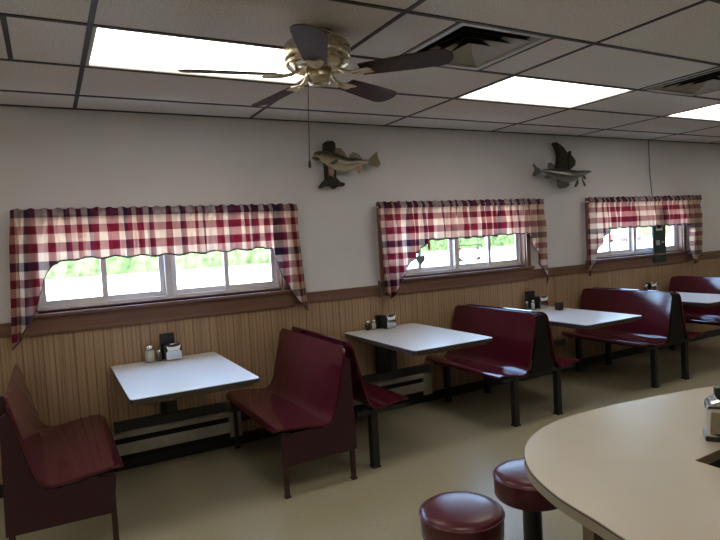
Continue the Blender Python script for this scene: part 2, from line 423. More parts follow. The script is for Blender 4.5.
# ------------------------------------------------------------------ curtains
def curtain(label, x0, x1, top, hem, flL, flR, seed):
    rnd = random.Random(seed)
    t = thing('valance_curtain', label, 'curtain', ((x0+x1)/2, -.090, top), 'plaid valances over the windows')
    cx = (x0+x1)/2; W = x1-x0
    NX = int(W*260); NZ = 34
    ph = [rnd.uniform(0, 2*PI) for _ in range(8)]
    n1 = W/.085
    def warp(u): return u + .020*math.sin(2*PI*u*W/.41+ph[0])/W + .007*math.sin(2*PI*u*W/.19+ph[1])/W
    bm = bmesh.new(); uvl = bm.loops.layers.uv.new('UVMap'); grid = []
    for i in range(NX+1):
        u = i/NX; x = x0+u*W
        zb = lerp_poly(hem, x) + .007*math.sin(2*PI*u*n1*.5+ph[2])
        colv = []
        for j in range(NZ+1):
            v = j/NZ; z = top + (zb-top)*v; d = top-z
            # rod pocket is tight with fine shirring, the folds open out below it
            fine = .006*math.sin(2*PI*warp(u)*n1*2+ph[3])
            lower = min(1, max(0, (d-.05)/.18))
            fold = lower*(.028*math.sin(2*PI*warp(u)*n1+ph[4]+d*1.2)+.012*math.sin(2*PI*warp(u)*n1*.53+ph[5]-d*2)+.006*math.sin(2*PI*warp(u)*n1*2.3+ph[6]+d*3))
            pocket = .018*math.exp(-((d-.045)/.016)**2)
            head = .010*math.sin(2*PI*warp(u)*n1*1.3+ph[6])*max(0, 1-d/.03)
            y = fine*(1-.6*lower)+fold-pocket+head
            zz = z + (.006*math.sin(2*PI*u*n1*1.1+ph[7])*max(0, 1-d/.03))
            # side tails flare outwards
            xx = x + (flL*d*max(0, 1-(x-x0)/.32) if x < x0+.32 else 0) + (flR*d*max(0, 1-(x1-x)/.32) if x > x1-.32 else 0)
            xx += lower*.008*math.sin(2*PI*warp(u)*n1+ph[4]+1.2)
            colv.append((bm.verts.new((xx-cx, y, zz-top)), (warp(u)*W*1.5 + .014*math.sin(2*PI*warp(u)*n1+ph[4]+d*1.2+.8) + .012*math.sin(2*PI*u*n1*.5), d)))
        grid.append(colv)
    for i in range(NX):
        for j in range(NZ):
            q = [grid[i][j], grid[i+1][j], grid[i+1][j+1], grid[i][j+1]]
            f = bm.faces.new([a[0] for a in q])
            for lp, a in zip(f.loops, q): lp[uvl].uv = a[1]
    hemline = [grid[i][NZ][0].co.copy() for i in range(0, NX+1)]
    link('cloth', bm, M['plaid'], t, smooth=True)
    bm = bmesh.new(); vs = []
    for p in hemline: vs.append([bm.verts.new(p+Vector((0, a, b_))) for a, b_ in ((-.0035, .007), (-.0035, -.004), (.0035, -.004), (.0035, .007))])
    for a, b_ in zip(vs, vs[1:]):
        for k in range(4): bm.faces.new((a[k], a[(k+1) % 4], b_[(k+1) % 4], b_[k]))
    bm.faces.new(vs[0]); bm.faces.new(vs[-1][::-1])
    link('hem_trim', bm, M['hem'], t)
    bm = bmesh.new(); tube(bm, [(x0-cx-.008, .068, -.045), (x0-cx-.008, .008, -.045), (x1-cx+.008, .008, -.045), (x1-cx+.008, .068, -.045)], .005)
    link('curtain_rod', bm, M['vinyl'], t)
T = 1.842
curtain('red and cream plaid valance over the leftmost, nearest window', -.42, 1.53, T,
        [(-.42, .96), (-.345, 1.08), (-.31, 1.17), (-.285, 1.29), (-.245, 1.40), (-.20, 1.475), (-.116, 1.503), (.05, 1.508), (.6, 1.495), (1.29, 1.505), (1.32, 1.43), (1.37, 1.24), (1.45, 1.09), (1.53, .975)], -.055, .06, 1)
curtain('red and cream plaid valance over the middle window with heart ornament', 2.27, 4.25, T,
        [(2.27, 1.04), (2.36, 1.0), (2.45, 1.12), (2.52, 1.215), (2.66, 1.37), (2.76, 1.47), (2.84, 1.49), (3.4, 1.49), (4.0, 1.50), (4.06, 1.43), (4.14, 1.27), (4.20, 1.12), (4.25, .97)], .04, .02, 2)
curtain('red and cream plaid valance over the rightmost window with hanging green sign', 4.92, 6.98, T,
        [(4.93, .99), (4.97, 1.08), (5.03, 1.215), (5.12, 1.36), (5.23, 1.49), (5.35, 1.50), (6.2, 1.49), (6.72, 1.49), (6.76, 1.40), (6.79, 1.05), (6.84, 1.0), (6.93, 1.08), (6.98, 1.15)], -.01, -.02, 3)

# things in the windows
t = thing('hanging_sign', 'dark green sign panel hanging by a cord in the right window', 'sign', (6.215, -.030, 1.06))
link('panel', boxes((-.12, .12, -.012, .008, 0, .62)), M['sign'], t, bevel=.004)
link('label_plate', boxes((-.07, .05, -.015, -.012, .375, .40), (-.07, -.06, -.015, -.012, .40, .43), (.04, .05, -.015, -.012, .40, .43), (-.07, .05, -.015, -.012, .43, .44)), M['white'], t)
link('button_plate', boxes((-.075, -.005, -.015, -.012, .20, .26)), M['decalgrey'], t)
link('button_plate', boxes((.03, .085, -.015, -.012, .225, .245)), M['decalgrey'], t)
bm = bmesh.new(); tube(bm, [(-.155, -.008, H-1.06), (-.15, -.006, 1.1), (-.13, -.012, .82), (-.08, -.004, .615)], .005, 6)
link('cord', bm, M['cord'], t)
t = thing('heart_ornament', 'small grey green heart ornament on the middle window glass', 'ornament', (2.79, .045, 1.31))
bm = bmesh.new(); pts = []
for k in range(28):
    a = 2*PI*k/28; pts.append((.0031*16*math.sin(a)**3, .0034*(13*math.cos(a)-5*math.cos(2*a)-2*math.cos(3*a)-math.cos(4*a))))
prism(bm, pts, 'y', -.004, .004); link('heart', bm, M['heart'], t, bevel=.001)
bm = bmesh.new(); tube(bm, [(0, 0, .02), (.005, 0, .14)], .0015, 5); link('thread', bm, M['cord'], t)
t = thing('ribbon_ornament', 'small red ribbon dangling above the heart in the middle window', 'ornament', (2.89, .045, 1.40))
bm = bmesh.new(); prism(bm, [(-.012, .10), (.012, .10), (.014, .01), (.0, -.02), (-.014, .012)], 'y', -.002, .002); link('ribbon', bm, M['red'], t)
bm = bmesh.new(); prism(bm, [(-.03, .0), (0, .012), (.03, 0), (.02, .03), (-.02, .03)], 'y', -.0025, .0025)
for v_ in bm.verts: v_.co.z += .1
link('bow', bm, M['red'], t)
# sticker with a rectangular border on the third pane
t = thing('window_sticker', 'pale rectangular sticker with grey border in the middle window', 'sticker', (3.40, .088, 1.24))
link('border', boxes((-.16, .16, -.002, 0, 0, .008), (-.16, .16, -.002, 0, .17, .178), (-.16, -.152, -.002, 0, .008, .17), (.152, .16, -.002, 0, .008, .17)), M['decalgrey'], t)
bm = bmesh.new()
for x, z, r in ((-.12, .035, .022), (-.09, .03, .014), (.12, .035, .022), (.09, .03, .014), (-.11, .14, .016), (.11, .14, .016), (-.12, .09, .01), (.12, .09, .01)):
    bm = bmesh.new(); prism(bm, [(x+r*math.cos(k*PI/4), z+r*math.sin(k*PI/4)) for k in range(8)], 'y', -.002, 0); link('printed_flower', bm, M['pinkdecal'], t)


# ------------------------------------------------------------------ mounted fish
def fish_body(name, up, lo, mat, parent, depth=.6):
    us = catmull(up, 4); xa, xb = us[0][0], us[-1][0]; lo_ = catmull(lo, 4)
    if xa > xb: us = us[::-1]; lo_ = lo_[::-1]
    bm = bmesh.new(); uvl = bm.loops.layers.uv.new('UVMap'); rings = []; n = 16
    K = 44
    x0, x1 = us[0][0], us[-1][0]
    for i in range(K+1):
        x = x0+(x1-x0)*i/K; a = lerp_poly(us, x); b_ = lerp_poly(lo_, x)
        h = max(.003, (a-b_)/2); c = (a+b_)/2
        rings.append([(bm.verts.new((x, h*depth*math.cos(2*PI*k/n), c+h*math.sin(2*PI*k/n))), (i/K, .5+.5*math.sin(2*PI*k/n))) for k in range(n)])
    def F(q):
        f = bm.faces.new([a[0] for a in q])
        for lp, a in zip(f.loops, q): lp[uvl].uv = a[1]
    for p, q in zip(rings, rings[1:]):
        for k in range(n): F((p[k], p[(k+1) % n], q[(k+1) % n], q[k]))
    F(rings[0]); F(rings[-1][::-1])
    return link(name, bm, mat, parent, smooth=True)
def fin(name, pts, mat, parent, y=-.0, th=.006):
    bm = bmesh.new(); prism(bm, pts, 'y', y-th/2, y+th/2); return link(name, bm, mat, parent, bevel=.0015)
def drift(pts, parent, name='driftwood', dx=.03):
    bm = bmesh.new(); prism(bm, [(x+dx, z) for x, z in pts], 'y', .03, .098)
    return link(name, bm, M['drift'], parent, bevel=.018)
t = thing('mounted_fish', 'mounted walleye with olive back and pale belly on driftwood, beside the fan pull chain', 'fish mount', (2.0, -.1, 2.15))
fish_body('body', [(-.305, .066), (-.284, .102), (-.197, .113), (-.122, .102), (-.047, .081), (.01, .063), (.082, .063), (.148, .05), (.208, .044)],
          [(-.305, .064), (-.269, .056), (-.24, .036), (-.198, .003), (-.156, -.023), (-.106, -.043), (-.03, -.051), (.05, -.03), (.131, .003), (.206, .018)], M['walleye'], t, .5)
fin('lower_jaw', [(-.30, .04), (-.318, .052), (-.312, .060), (-.27, .058), (-.25, .035), (-.275, .03)], M['findark'], t, -.005, .03)
fin('tail_fin', [(.195, .042), (.245, .083), (.295, .12), (.301, .067), (.323, .014), (.293, -.016), (.239, -.005), (.195, .020)], M['fin'], t)
fin('dorsal_fin', [(-.11, .09), (-.109, .118), (-.092, .136), (-.056, .139), (-.02, .106), (.005, .055)], M['fin'], t)
fin('dorsal_fin', [(.01, .055), (.038, .094), (.065, .111), (.111, .095), (.154, .043)], M['fin'], t)
fin('pectoral_fin', [(-.101, .048), (-.14, .03), (-.192, .003), (-.148, -.004), (-.109, .019)], M['findark'], t, -.045, .005)
fin('pelvic_fin', [(-.181, .0), (-.178, -.077), (-.170, -.095), (-.160, -.02)], M['finpink'], t, -.01, .006)
fin('pelvic_fin', [(-.155, -.01), (-.150, -.08), (-.129, -.097), (-.112, -.03)], M['finpink'], t, .012, .006)
fin('anal_fin', [(.07, -.015), (.091, -.053), (.113, -.07), (.136, -.035), (.131, .008)], M['finpink'], t)
bm = bmesh.new(); lathe(bm, [(0, -.004), (.007, -.003), (.009, 0), (.007, .003), (0, .004)], n=12)
for v_ in bm.verts: v_.co = Vector((v_.co.x-.262, -.022+v_.co.z, v_.co.y+.082))
link('eye', bm, M['blackpl'], t)
drift([(-.205, .186), (-.179, .203), (-.135, .205), (-.11, .189), (-.107, .104), (-.115, .0), (-.118, -.1), (-.08, -.134), (-.038, -.143), (-.045, -.168), (-.112, -.17), (-.135, -.193), (-.159, -.168), (-.216, -.167), (-.254, -.184), (-.272, -.176), (-.238, -.136), (-.206, -.111), (-.206, -.021), (-.21, .113)], t)
t = thing('mounted_fish', 'dark mounted pike with lures on curved driftwood, between the middle and right windows', 'fish mount', (4.5, -.1, 2.12))
fish_body('body', [(.475, .008), (.373, .012), (.253, .010), (.116, .022), (-.019, .029), (-.132, .026), (-.243, .019), (-.299, .010)],
          [(.475, -.006), (.371, -.038), (.309, -.055), (.207, -.100), (.108, -.118), (-.025, -.098), (-.136, -.054), (-.245, -.018), (-.3, -.008)], M['pike'], t, .5)
fin('tail_fin', [(-.28, .015), (-.333, .04), (-.376, .075), (-.39, .059), (-.362, .014), (-.4, -.038), (-.374, -.051), (-.301, -.034), (-.26, -.011)], M['findark'], t)
fin('dorsal_fin', [(-.066, .022), (-.089, .066), (-.129, .087), (-.175, .081), (-.183, .042), (-.16, .018)], M['findark'], t)
fin('pelvic_fin', [(-.182, -.035), (-.228, -.047), (-.23, -.073), (-.184, -.083), (-.127, -.055)], M['findark'], t)
fin('anal_fin', [(-.054, -.085), (-.052, -.163), (-.02, -.18), (.067, -.175), (.136, -.144), (.108, -.10)], M['findark'], t)
drift([(-.076, .3), (-.042, .312), (.005, .294), (.07, .256), (.129, .194), (.150, .150), (.145, .019), (-.029, .017), (-.015, .091), (-.003, .171), (-.035, .251)], t, dx=.045)
bm = bmesh.new(); prism(bm, [(.155, .19), (.20, .227), (.193, .18), (.229, .149), (.262, .114), (.246, .061), (.165, .019), (.155, .1)], 'y', .01, .06); link('driftwood_knot', bm, M['drift'], t, bevel=.012)
for nm, p in (('lure', [(.247, -.08), (.258, -.127), (.214, -.168), (.194, -.159)]), ('lure', [(.307, -.06), (.331, -.099), (.369, -.149), (.344, -.16)]), ('lure', [(.32, -.041), (.35, -.044), (.375, -.08), (.352, -.085)])):
    fin(nm, p, M['findark'], t, -.01, .012)

# ------------------------------------------------------------------ ceiling fan
def fan():
    t = thing('ceiling_fan', 'brass ceiling fan with five dark brown blades and a pull chain', 'ceiling fan', (.96, -1.82, H))
    bm = bmesh.new(); lathe(bm, [(0, 0), (.085, 0), (.088, -.012), (.06, -.03), (.03, -.04), (0, -.04)]); link('ceiling_mount', bm, M['brass'], t, smooth=True)
    bm = bmesh.new(); lathe(bm, [(0, -.034), (.03, -.034), (.06, -.040), (.12, -.044), (.150, -.052), (.158, -.065), (.158, -.12), (.152, -.132), (.148, -.137), (.156, -.142), (.148, -.155), (.118, -.17), (.09, -.176), (0, -.176)], n=48)
    link('motor_housing', bm, M['brass'], t, smooth=True)
    bm = bmesh.new(); lathe(bm, [(0, -.172), (.062, -.172), (.066, -.18), (.066, -.205), (.060, -.232), (.045, -.242), (0, -.245)])
    link('switch_housing', bm, M['brass'], t, smooth=True)
    for k in range(5):
        a = -46.5+72*k
        R_ = Matrix.Rotation(math.radians(a), 4, 'Z')
        bm = bmesh.new()
        tube(bm, [(.09, 0, -.168), (.13, 0, -.195), (.17, 0, -.204), (.22, 0, -.20)], [.010, .009, .009, .008], 8)
        prism(bm, [(.16, -.018), (.20, -.034), (.255, -.042), (.27, -.02), (.255, 0), (.27, .02), (.255, .042), (.20, .034), (.16, .018)], 'z', -.208, -.201)
        bm.transform(R_); link('blade_arm', bm, M['brass'], t, bevel=.002)
        bm = bmesh.new(); out = []
        for i in range(9): out.append((.19+.0*i, -.05+.0125*i))
        left = [(.21, -.052), (.32, -.060), (.45, -.068), (.57, -.072)]
        arc = [(.57+.072*math.sin(x), -.072*math.cos(x)) for x in [PI*q/14 for q in range(1, 14)]]
        prism(bm, left+arc+[(x, -y) for x, y in left[::-1]], 'z', -.003, .003)
        bm.transform(Matrix.Translation((0, 0, -.197)) @ Matrix.Rotation(math.radians(-12), 4, 'X')); bm.transform(R_)
        link('blade', bm, M['blade'], t, bevel=.002)
    bm = bmesh.new(); tube(bm, [(-.065, -.02, -.20), (-.083, -.02, -.60)], .0022, 6); pc = link('pull_chain', bm, M['cord'], t)
    bm = bmesh.new(); lathe(bm, [(0, -.64), (.006, -.635), (.008, -.62), (.004, -.60), (0, -.598)], (-.083, -.02, 0), 10); link('chain_knob', bm, M['cord'], pc, smooth=True)
fan()

# ------------------------------------------------------------------ booth benches
def shell(bm, seat, y0, y1, mirror, top=.865, lean=.10, nose=.425, r=.05):
    """moulded plywood: nose at x=-seat, crease at 0, top at x=lean"""
    P = [(-seat, nose-.028), (-seat+.012, nose-.008), (-seat+.05, nose+.003), (-seat*.55, nose-.006), (-.10, nose-.022), (-.045, nose-.016), (-.008, nose+.02), (.014, nose+.08), (.014+(lean-.014)*(nose+.16)/.36*0+(lean-.014)*.16/(top-nose-.08), nose+.24), (.014+(lean-.014)*(top-.09-nose-.08)/(top-nose-.08), top-.09), (lean, top)]
    P = catmull(P, 5)
    d = [0]
    for a, b_ in zip(P, P[1:]): d.append(d[-1]+math.hypot(a[0]-b_[0], a[1]-b_[1]))
    tot = d[-1]; n = 14; g = []
    for p, di in zip(P, d):
        q = min(di, tot-di); rr_ = r*1.7 if di < tot-di else r
        ins = rr_-math.sqrt(max(0, rr_*rr_-(rr_-q)**2)) if q < rr_ else 0
        g.append([bm.verts.new((p[0]*mirror, y0+ins+(y1-y0-2*ins)*k/n, p[1])) for k in range(n+1)])
    for a, b_ in zip(g, g[1:]):
        for k in range(n): bm.faces.new((a[k], a[k+1], b_[k+1], b_[k]))
def leg(t, x, y, s=.024, z1=.40, mat='black', foot=True):
    l_ = link('leg', boxes((x-s, x+s, y-s, y+s, 0.006, z1)), M[mat], t, bevel=.004)
    if foot: link('foot_pad', boxes((x-s-.004, x+s+.004, y-s-.004, y+s+.004, 0, .014)), M[mat], l_, bevel=.002)
def double_bench(label, cx):
    t = thing('double_booth_bench', label, 'booth bench', (cx, 0, 0))
    y0, y1 = -1.06, -.045
    for mi in (1, -1):
        bm = bmesh.new(); shell(bm, .295, y0, y1, mi)
        for v_ in bm.verts: v_.co.x -= .155*mi
        link('seat_shell', bm, M['burg'], t, smooth=True, solid=.014)
    # end panels closing the wedge between the two backs
    poly = [(-.135, .40), (-.10, .50), (-.068, .72), (-.055, .855), (.055, .855), (.068, .72), (.10, .50), (.135, .40)]
    for ya in (y0+.006, y1-.024):
        bm = bmesh.new(); prism(bm, poly, 'y', ya, ya+.018); link('end_panel', bm, M['endpanel'], t, bevel=.006)
    bm = boxes((-.053, .053, y0+.05, y1-.05, .845, .858)); link('top_cap', bm, M['endpanel'], t, bevel=.004)
    for x in (-.265, .205):
        for y in (-1.0, -.14): leg(t, x, y)
    link('frame_rail', boxes((-.40, .40, -1.02, -.98, .365, .398)), M['black'], t, bevel=.003)
    link('frame_rail', boxes((-.40, .40, -.16, -.12, .365, .398)), M['black'], t, bevel=.003)
    return t
double_bench('glossy burgundy double booth bench to the right of the second table', 3.155)
double_bench('glossy burgundy double booth bench to the right of the third table', 4.90)
def panel_bench(label, crease, mirror):
    """bench with a solid burgundy side panel on thin legs; mirror -1 faces right"""
    t = thing('booth_bench', label, 'booth bench', (crease, 0, 0))
    y0, y1 = -1.15, -.045
    bm = bmesh.new(); shell(bm, .39, y0, y1, mirror, r=.055); link('seat_shell', bm, M['burg'], t, smooth=True, solid=.015)
    poly = [(-.33, .19), (-.355, .385), (-.20, .392), (-.09, .385), (-.03, .40), (.012, .46), (.045, .60), (.075, .74), (.10, .80), (.135, .78), (.15, .20)]
    for ya in (y0+.012, y1-.03):
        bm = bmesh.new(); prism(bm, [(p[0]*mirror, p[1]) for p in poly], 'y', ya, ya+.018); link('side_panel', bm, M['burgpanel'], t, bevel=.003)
    for x in (-.33, .125):
        for y in (y0+.035, y1-.04): leg(t, x*mirror, y, .014, .40, 'brownleg')
    link('back_rail', boxes(tuple(sorted((.095*mirror, .125*mirror)))+(y0+.04, y1-.04, .72, .76)), M['brownleg'], t)
    return t
b1 = panel_bench('burgundy booth bench facing left to the nearest table, with solid side panel', 1.255, 1)
b0 = panel_bench('burgundy booth bench at the left edge of the photo with solid side panel', -.36, -1)
bm = bmesh.new(); lathe(bm, [(0, 0), (.007, .0), (.007, .004), (0, .006)], n=12)
for v_ in bm.verts: v_.co = Vector((-.088+v_.co.x, -1.13-v_.co.z, .80+v_.co.y))
link('bolt', bm, M['chrome'], b0)
link('back_bracket', boxes((-.135, -.108, -1.08, -1.05, .72, .87)), M['brownleg'], b0)
# right-facing single bench behind b1
def open_bench(label, crease, mirror, legx, y0=-1.07):
    t = thing('booth_bench', label, 'booth bench', (crease, 0, 0)); y1 = -.045
    bm = bmesh.new(); shell(bm, .335, y0, y1, mirror, top=.87, lean=.11, r=.05); link('seat_shell', bm, M['burg'], t, smooth=True, solid=.014)
    for y in (y0+.04, -.14): leg(t, legx, y, .026)
    link('frame_rail', boxes((min(-.30*mirror, .08*mirror), max(-.30*mirror, .08*mirror), y0+.02, y0+.06, .365, .398)), M['black'], t, bevel=.003)
    link('frame_rail', boxes((min(-.30*mirror, .08*mirror), max(-.30*mirror, .08*mirror), -.16, -.12, .365, .398)), M['black'], t, bevel=.003)
    return t
open_bench('burgundy booth bench facing right to the second table, back against another bench', 1.545, -1, .045)
b5 = open_bench('burgundy booth bench beyond the fourth table at the right edge', 6.30, 1, -.03)
# second half behind it
bm = bmesh.new(); shell(bm, .335, -1.07, -.045, -1, top=.87, lean=.11)
for v_ in bm.verts: v_.co.x += .28
link('seat_shell', bm, M['burg'], b5, smooth=True, solid=.014)

# ------------------------------------------------------------------ tables
def table(label, x0, x1, z, y0=-1.10, y1=-.03):
    t = thing('booth_table', label, 'table', ((x0+x1)/2, 0, 0)); hw = (x1-x0)/2
    def rr(hx, ya, yb, r):
        out = []
        for cx, cy, a0 in ((hx-r, yb-r, 0), (-hx+r, yb-r, 90), (-hx+r, ya+r, 180), (hx-r, ya+r, 270)):
            for k in range(6): a = math.radians(a0+18*k); out.append((cx+r*math.cos(a), cy+r*math.sin(a)))
        return out
    bm = bmesh.new(); prism(bm, rr(hw-.001, y0+.001, y1-.001, .03), 'z', z-.004, z); link('tabletop', bm, M['table'], t)
    bm = bmesh.new(); prism(bm, rr(hw, y0, y1, .03), 'z', z-.026, z-.004); link('edge_band', bm, M['edge'], t, bevel=.002)
    bm = bmesh.new(); prism(bm, rr(hw-.03, y0+.03, y1-.0, .03), 'z', z-.048, z-.026); link('underside', bm, M['under'], t)
    link('post', boxes((-.03, .03, -.24, -.18, .40, z-.048)), M['black'], t, bevel=.004)
    link('support_arm', boxes((-.025, .025, -.85, -.06, z-.075, z-.048)), M['black'], t, bevel=.003)
    link('support_beam', boxes((-hw-.02, hw+.02, -.235, -.185, .335, .40)), M['black'], t, bevel=.004)
    link('wall_bracket', boxes((-.05, .05, -.06, -.0085, .30, z-.048)), M['black'], t, bevel=.004)
    return t
table('white laminate booth table nearest the viewer, under the left window', .09, .81, .75)
table('white laminate booth table second from the left, between two burgundy benches', 1.91, 2.62, .75)
table('white laminate booth table third from the left, with small brown cup on it', 3.60, 4.32, .722, -1.12)
table('white laminate booth table fourth from the left, cut by the right edge', 5.36, 6.08, .722)

# heaters
def heater(label, x0, x1):
    t = thing('baseboard_heater', label, 'heater', ((x0+x1)/2, 0, 0)); hw = (x1-x0)/2
    bm = boxes((-hw, hw, -.032, -.022, .085, .285), (-hw, hw, -.075, -.032, .262, .272), (-hw, hw, -.080, -.072, .245, .272), (-hw, hw, -.080, -.072, .125, .205))
    link('cover', bm, M['heater'], t, bevel=.002)
    link('slot', boxes((-hw+.01, hw-.10, -.068, -.034, .20, .255)), M['duct'], t)
    link('slot', boxes((-hw+.01, hw-.02, -.068, -.034, .085, .128)), M['duct'], t)
    link('end_cap', boxes((hw-.09, hw, -.083, -.032, .085, .275)), M['heater'], t, bevel=.003)
    link('end_cap', boxes((-hw, -hw+.05, -.083, -.032, .085, .275)), M['heater'], t, bevel=.003)
heater('beige electric baseboard heater low on the wall under the nearest table', -.05, .97)
heater('beige electric baseboard heater low on the wall under the second table', 1.50, 2.76)
t = thing('wall_outlet', 'small white outlet on the panelling below the second table', 'outlet', (2.34, -.008, .33))
link('cover_plate', boxes((-.035, .035, -.006, 0, -.03, .03)), M['white'], t, bevel=.002)
link('socket', boxes((-.014, .014, -.008, -.006, .005, .022), (-.014, .014, -.008, -.006, -.022, -.005)), M['vinyl'], t)

# ------------------------------------------------------------------ table-top things
def shaker(name, label, x, y, z, r, h, fill, group=None, cat='shaker'):
    t = thing(name, label, cat, (x, y, z), group)
    bm = bmesh.new(); lathe(bm, [(0, 0), (r*.95, 0), (r, .005), (r*.98, h*.5), (r*.92, h*.74), (r*.80, h*.78), (0, h*.78)], n=20); link('glass_body', bm, M['jar'], t, smooth=True)
    bm = bmesh.new(); lathe(bm, [(0, .004), (r*.86, .004), (r*.90, h*.4), (r*.84, h*.66), (0, h*.66)], n=20); link('contents', bm, M[fill], t, smooth=True)
    bm = bmesh.new(); lathe(bm, [(r*.86, h*.76), (r*.90, h*.77), (r*.90, h*.86), (r*.78, h*.95), (r*.4, h), (0, h)], n=20); link('metal_lid', bm, M['chrome'], t, smooth=True)
    return t
def dispenser(label, x, y, z, w=.10, h=.125, d=.085, rz=0):
    t = thing('napkin_dispenser', label, 'napkin dispenser', (x, y, z), None, rz)
    bm = boxes((-w/2, w/2, -d/2, d/2, .004, h*.93)); link('body', bm, M['blackpl'], t, bevel=.008)
    bm = bmesh.new()
    prism(bm, [(-w*.46, .008), (w*.46, .008), (w*.46, h*.52), (w*.36, h*.62), (-w*.36, h*.62), (-w*.46, h*.52)], 'y', -d/2-.006, -d/2-.0005); link('face_plate', bm, M['chrome'], t, bevel=.002)
    bm = bmesh.new()
    prism(bm, [(-w*.34, h*.60), (w*.34, h*.60), (w*.44, h*.92), (w*.3, h*.84), (0, h*.80), (-w*.3, h*.84), (-w*.44, h*.92)], 'y', -d/2-.005, -d/2-.0005); link('napkin', bm, M['white'], t)
    bm = bmesh.new(); lathe(bm, [(0, h*.93), (.03, h*.93), (.026, h*.99), (0, h)], n=16); link('top_knob', bm, M['chrome'], t, smooth=True)
    return t
def holder(label, x, y, z, w, h, d=.05):
    t = thing('menu_holder', label, 'menu holder', (x, y, z))
    link('base', boxes((-w/2-.004, w/2+.004, -d/2, d/2, 0, .02)), M['blackpl'], t, bevel=.003)
    link('menu_block', boxes((-w/2, w/2, -d/2+.008, d/2-.008, .02, h)), M['blackpl'], t, bevel=.004)
Z1 = .75
shaker('sugar_jar', 'glass jar of white sugar with metal lid on the nearest table', .345, -.09, Z1, .035, .125, 'salt', cat='jar')
shaker('pepper_shaker', 'small grey pepper shaker beside the sugar jar on the nearest table', .408, -.105, Z1, .020, .085, 'pepper')
dispenser('black napkin dispenser with steel front on the nearest table', .497, -.125, Z1, .115, .12, .075)
holder('upright black menu holder behind the napkins on the nearest table', .475, -.055, Z1, .10, .185, .04)
shaker('sugar_jar', 'glass jar with reddish packets at the left end of the second table caddies', 2.125, -.075, Z1, .022, .085, 'cupbrown', cat='jar')
shaker('salt_shaker', 'small white salt shaker on the second table beside the napkins', 2.178, -.085, Z1, .020, .085, 'salt')
dispenser('black napkin dispenser with steel front turned right on the second table', 2.30, -.12, Z1, .115, .125, .085, rz=math.radians(12))
holder('low dark condiment block behind the second table napkin dispenser', 2.26, -.055, Z1, .10, .115, .035)
Z3 = .722
shaker('salt_shaker', 'white salt shaker in front of the black holder on the third table', 4.04, -.095, Z3, .022, .10, 'salt')
shaker('pepper_shaker', 'dark pepper shaker at the left of the third table condiments', 3.975, -.075, Z3, .020, .09, 'pepper')
holder('tall black menu holder at the back of the third table', 4.05, -.05, Z3, .12, .185, .035)
dispenser('steel napkin dispenser at the back of the third table', 4.15, -.10, Z3, .12, .135, .085)
t = thing('brown_cup', 'small dark brown square cup standing alone on the third table', 'cup', (4.155, -.33, Z3))
bm = bmesh.new(); prism(bm, [(-.030, 0), (.030, 0), (.032, .078), (-.032, .078)], 'y', -.031, .031); link('cup_body', bm, M['cupbrown'], t, bevel=.008)
link('cup_lid', boxes((-.029, .029, -.029, .029, .076, .083)), M['blackpl'], t, bevel=.004)
dispenser('black and steel napkin dispenser at the back of the fourth table', 5.93, -.10, Z3, .10, .12, .08)
shaker('salt_shaker', 'white topped salt shaker on the fourth table beside the napkins', 6.02, -.10, Z3, .025, .11, 'salt')
shaker('pepper_shaker', 'dark pepper shaker on the fourth table left of the napkins', 5.84, -.10, Z3, .025, .10, 'pepper')

# ------------------------------------------------------------------ counter
edge = [(.96, -5.2), (.955, -3.75), (.965, -3.45), (.99, -3.30), (1.015, -3.15), (1.07, -3.0), (1.135, -2.90), (1.21, -2.82), (1.32, -2.745), (1.44, -2.70), (1.60, -2.675), (1.80, -2.675), (2.02, -2.70), (2.27, -2.735), (2.50, -2.79), (2.95, -2.93), (3.6, -3.2)]
E_ = catmull(edge, 5)
t = thing('serving_counter', 'beige laminate counter with rounded end and dark trim in the right foreground', 'counter', (1.05, -3.2, 0))
def loc(p): return (p[0]-1.05, p[1]+3.2)
inner = [(3.6, -3.60), (2.9, -3.42), (2.5, -3.30), (1.72, -3.215), (1.562, -3.222), (1.562, -5.2)]
poly = [loc(p) for p in E_+inner]
def cap_poly(bm, poly, z0, z1):
    prism(bm, poly, 'z', z0, z1)
    bmesh.ops.triangulate(bm, faces=[f for f in bm.faces if len(f.verts) > 4])
bm = bmesh.new(); cap_poly(bm, poly, .746, .750); link('laminate_top', bm, M['counter'], t)
def band(off, z0, z1, mat, name):
    bm = bmesh.new(); pts = [Vector(loc(p)) for p in E_]; vs = []
    for i, p in enumerate(pts):
        d = (pts[min(i+1, len(pts)-1)]-pts[max(i-1, 0)]).normalized(); nrm = Vector((-d.y, d.x))
        a = p+nrm*off; b_ = p-nrm*.02
        vs.append([bm.verts.new((q.x, q.y, z)) for q, z in ((a, z0), (a, z1), (b_, z1), (b_, z0))])
    for a, b_ in zip(vs, vs[1:]):
        for k in range(4): bm.faces.new((a[k], a[(k+1) % 4], b_[(k+1) % 4], b_[k]))
    bm.faces.new(vs[0]); bm.faces.new(vs[-1][::-1])
    return link(name, bm, mat, t)
band(.0015, .742, .7455, M['countercap'], 'dark_trim')
band(.001, .712, .742, M['counterband'], 'edge_band')
bm = bmesh.new(); cap_poly(bm, [(x*1, y) for x, y in poly], .716, .7459)
link('core_board', bm, M['tan'], t).scale = (1, 1, 1)
link('end_panel', boxes((0, .50, -.04, 0, 0, .712)), M['tan'], t, bevel=.002)
link('base_cabinet', boxes((.14, .48, -2.0, -.04, 0, .712)), M['duct'], t)
link('base_cabinet', boxes((.62, 2.2, 0.03, .25, 0, .712)), M['duct'], t)
t = thing('napkin_dispenser', 'chrome napkin dispenser on the beige counter, cut by the right edge', 'napkin dispenser', (1.83, -3.170, .75), None, math.radians(-55))
bm = bmesh.new(); prism(bm, [(-.06, 0), (.06, 0), (.06, .115), (.045, .14), (.02, .15), (-.02, .15), (-.045, .14), (-.06, .115)], 'y', -.05, .05)
link('body', bm, M['chrome'], t, bevel=.012)
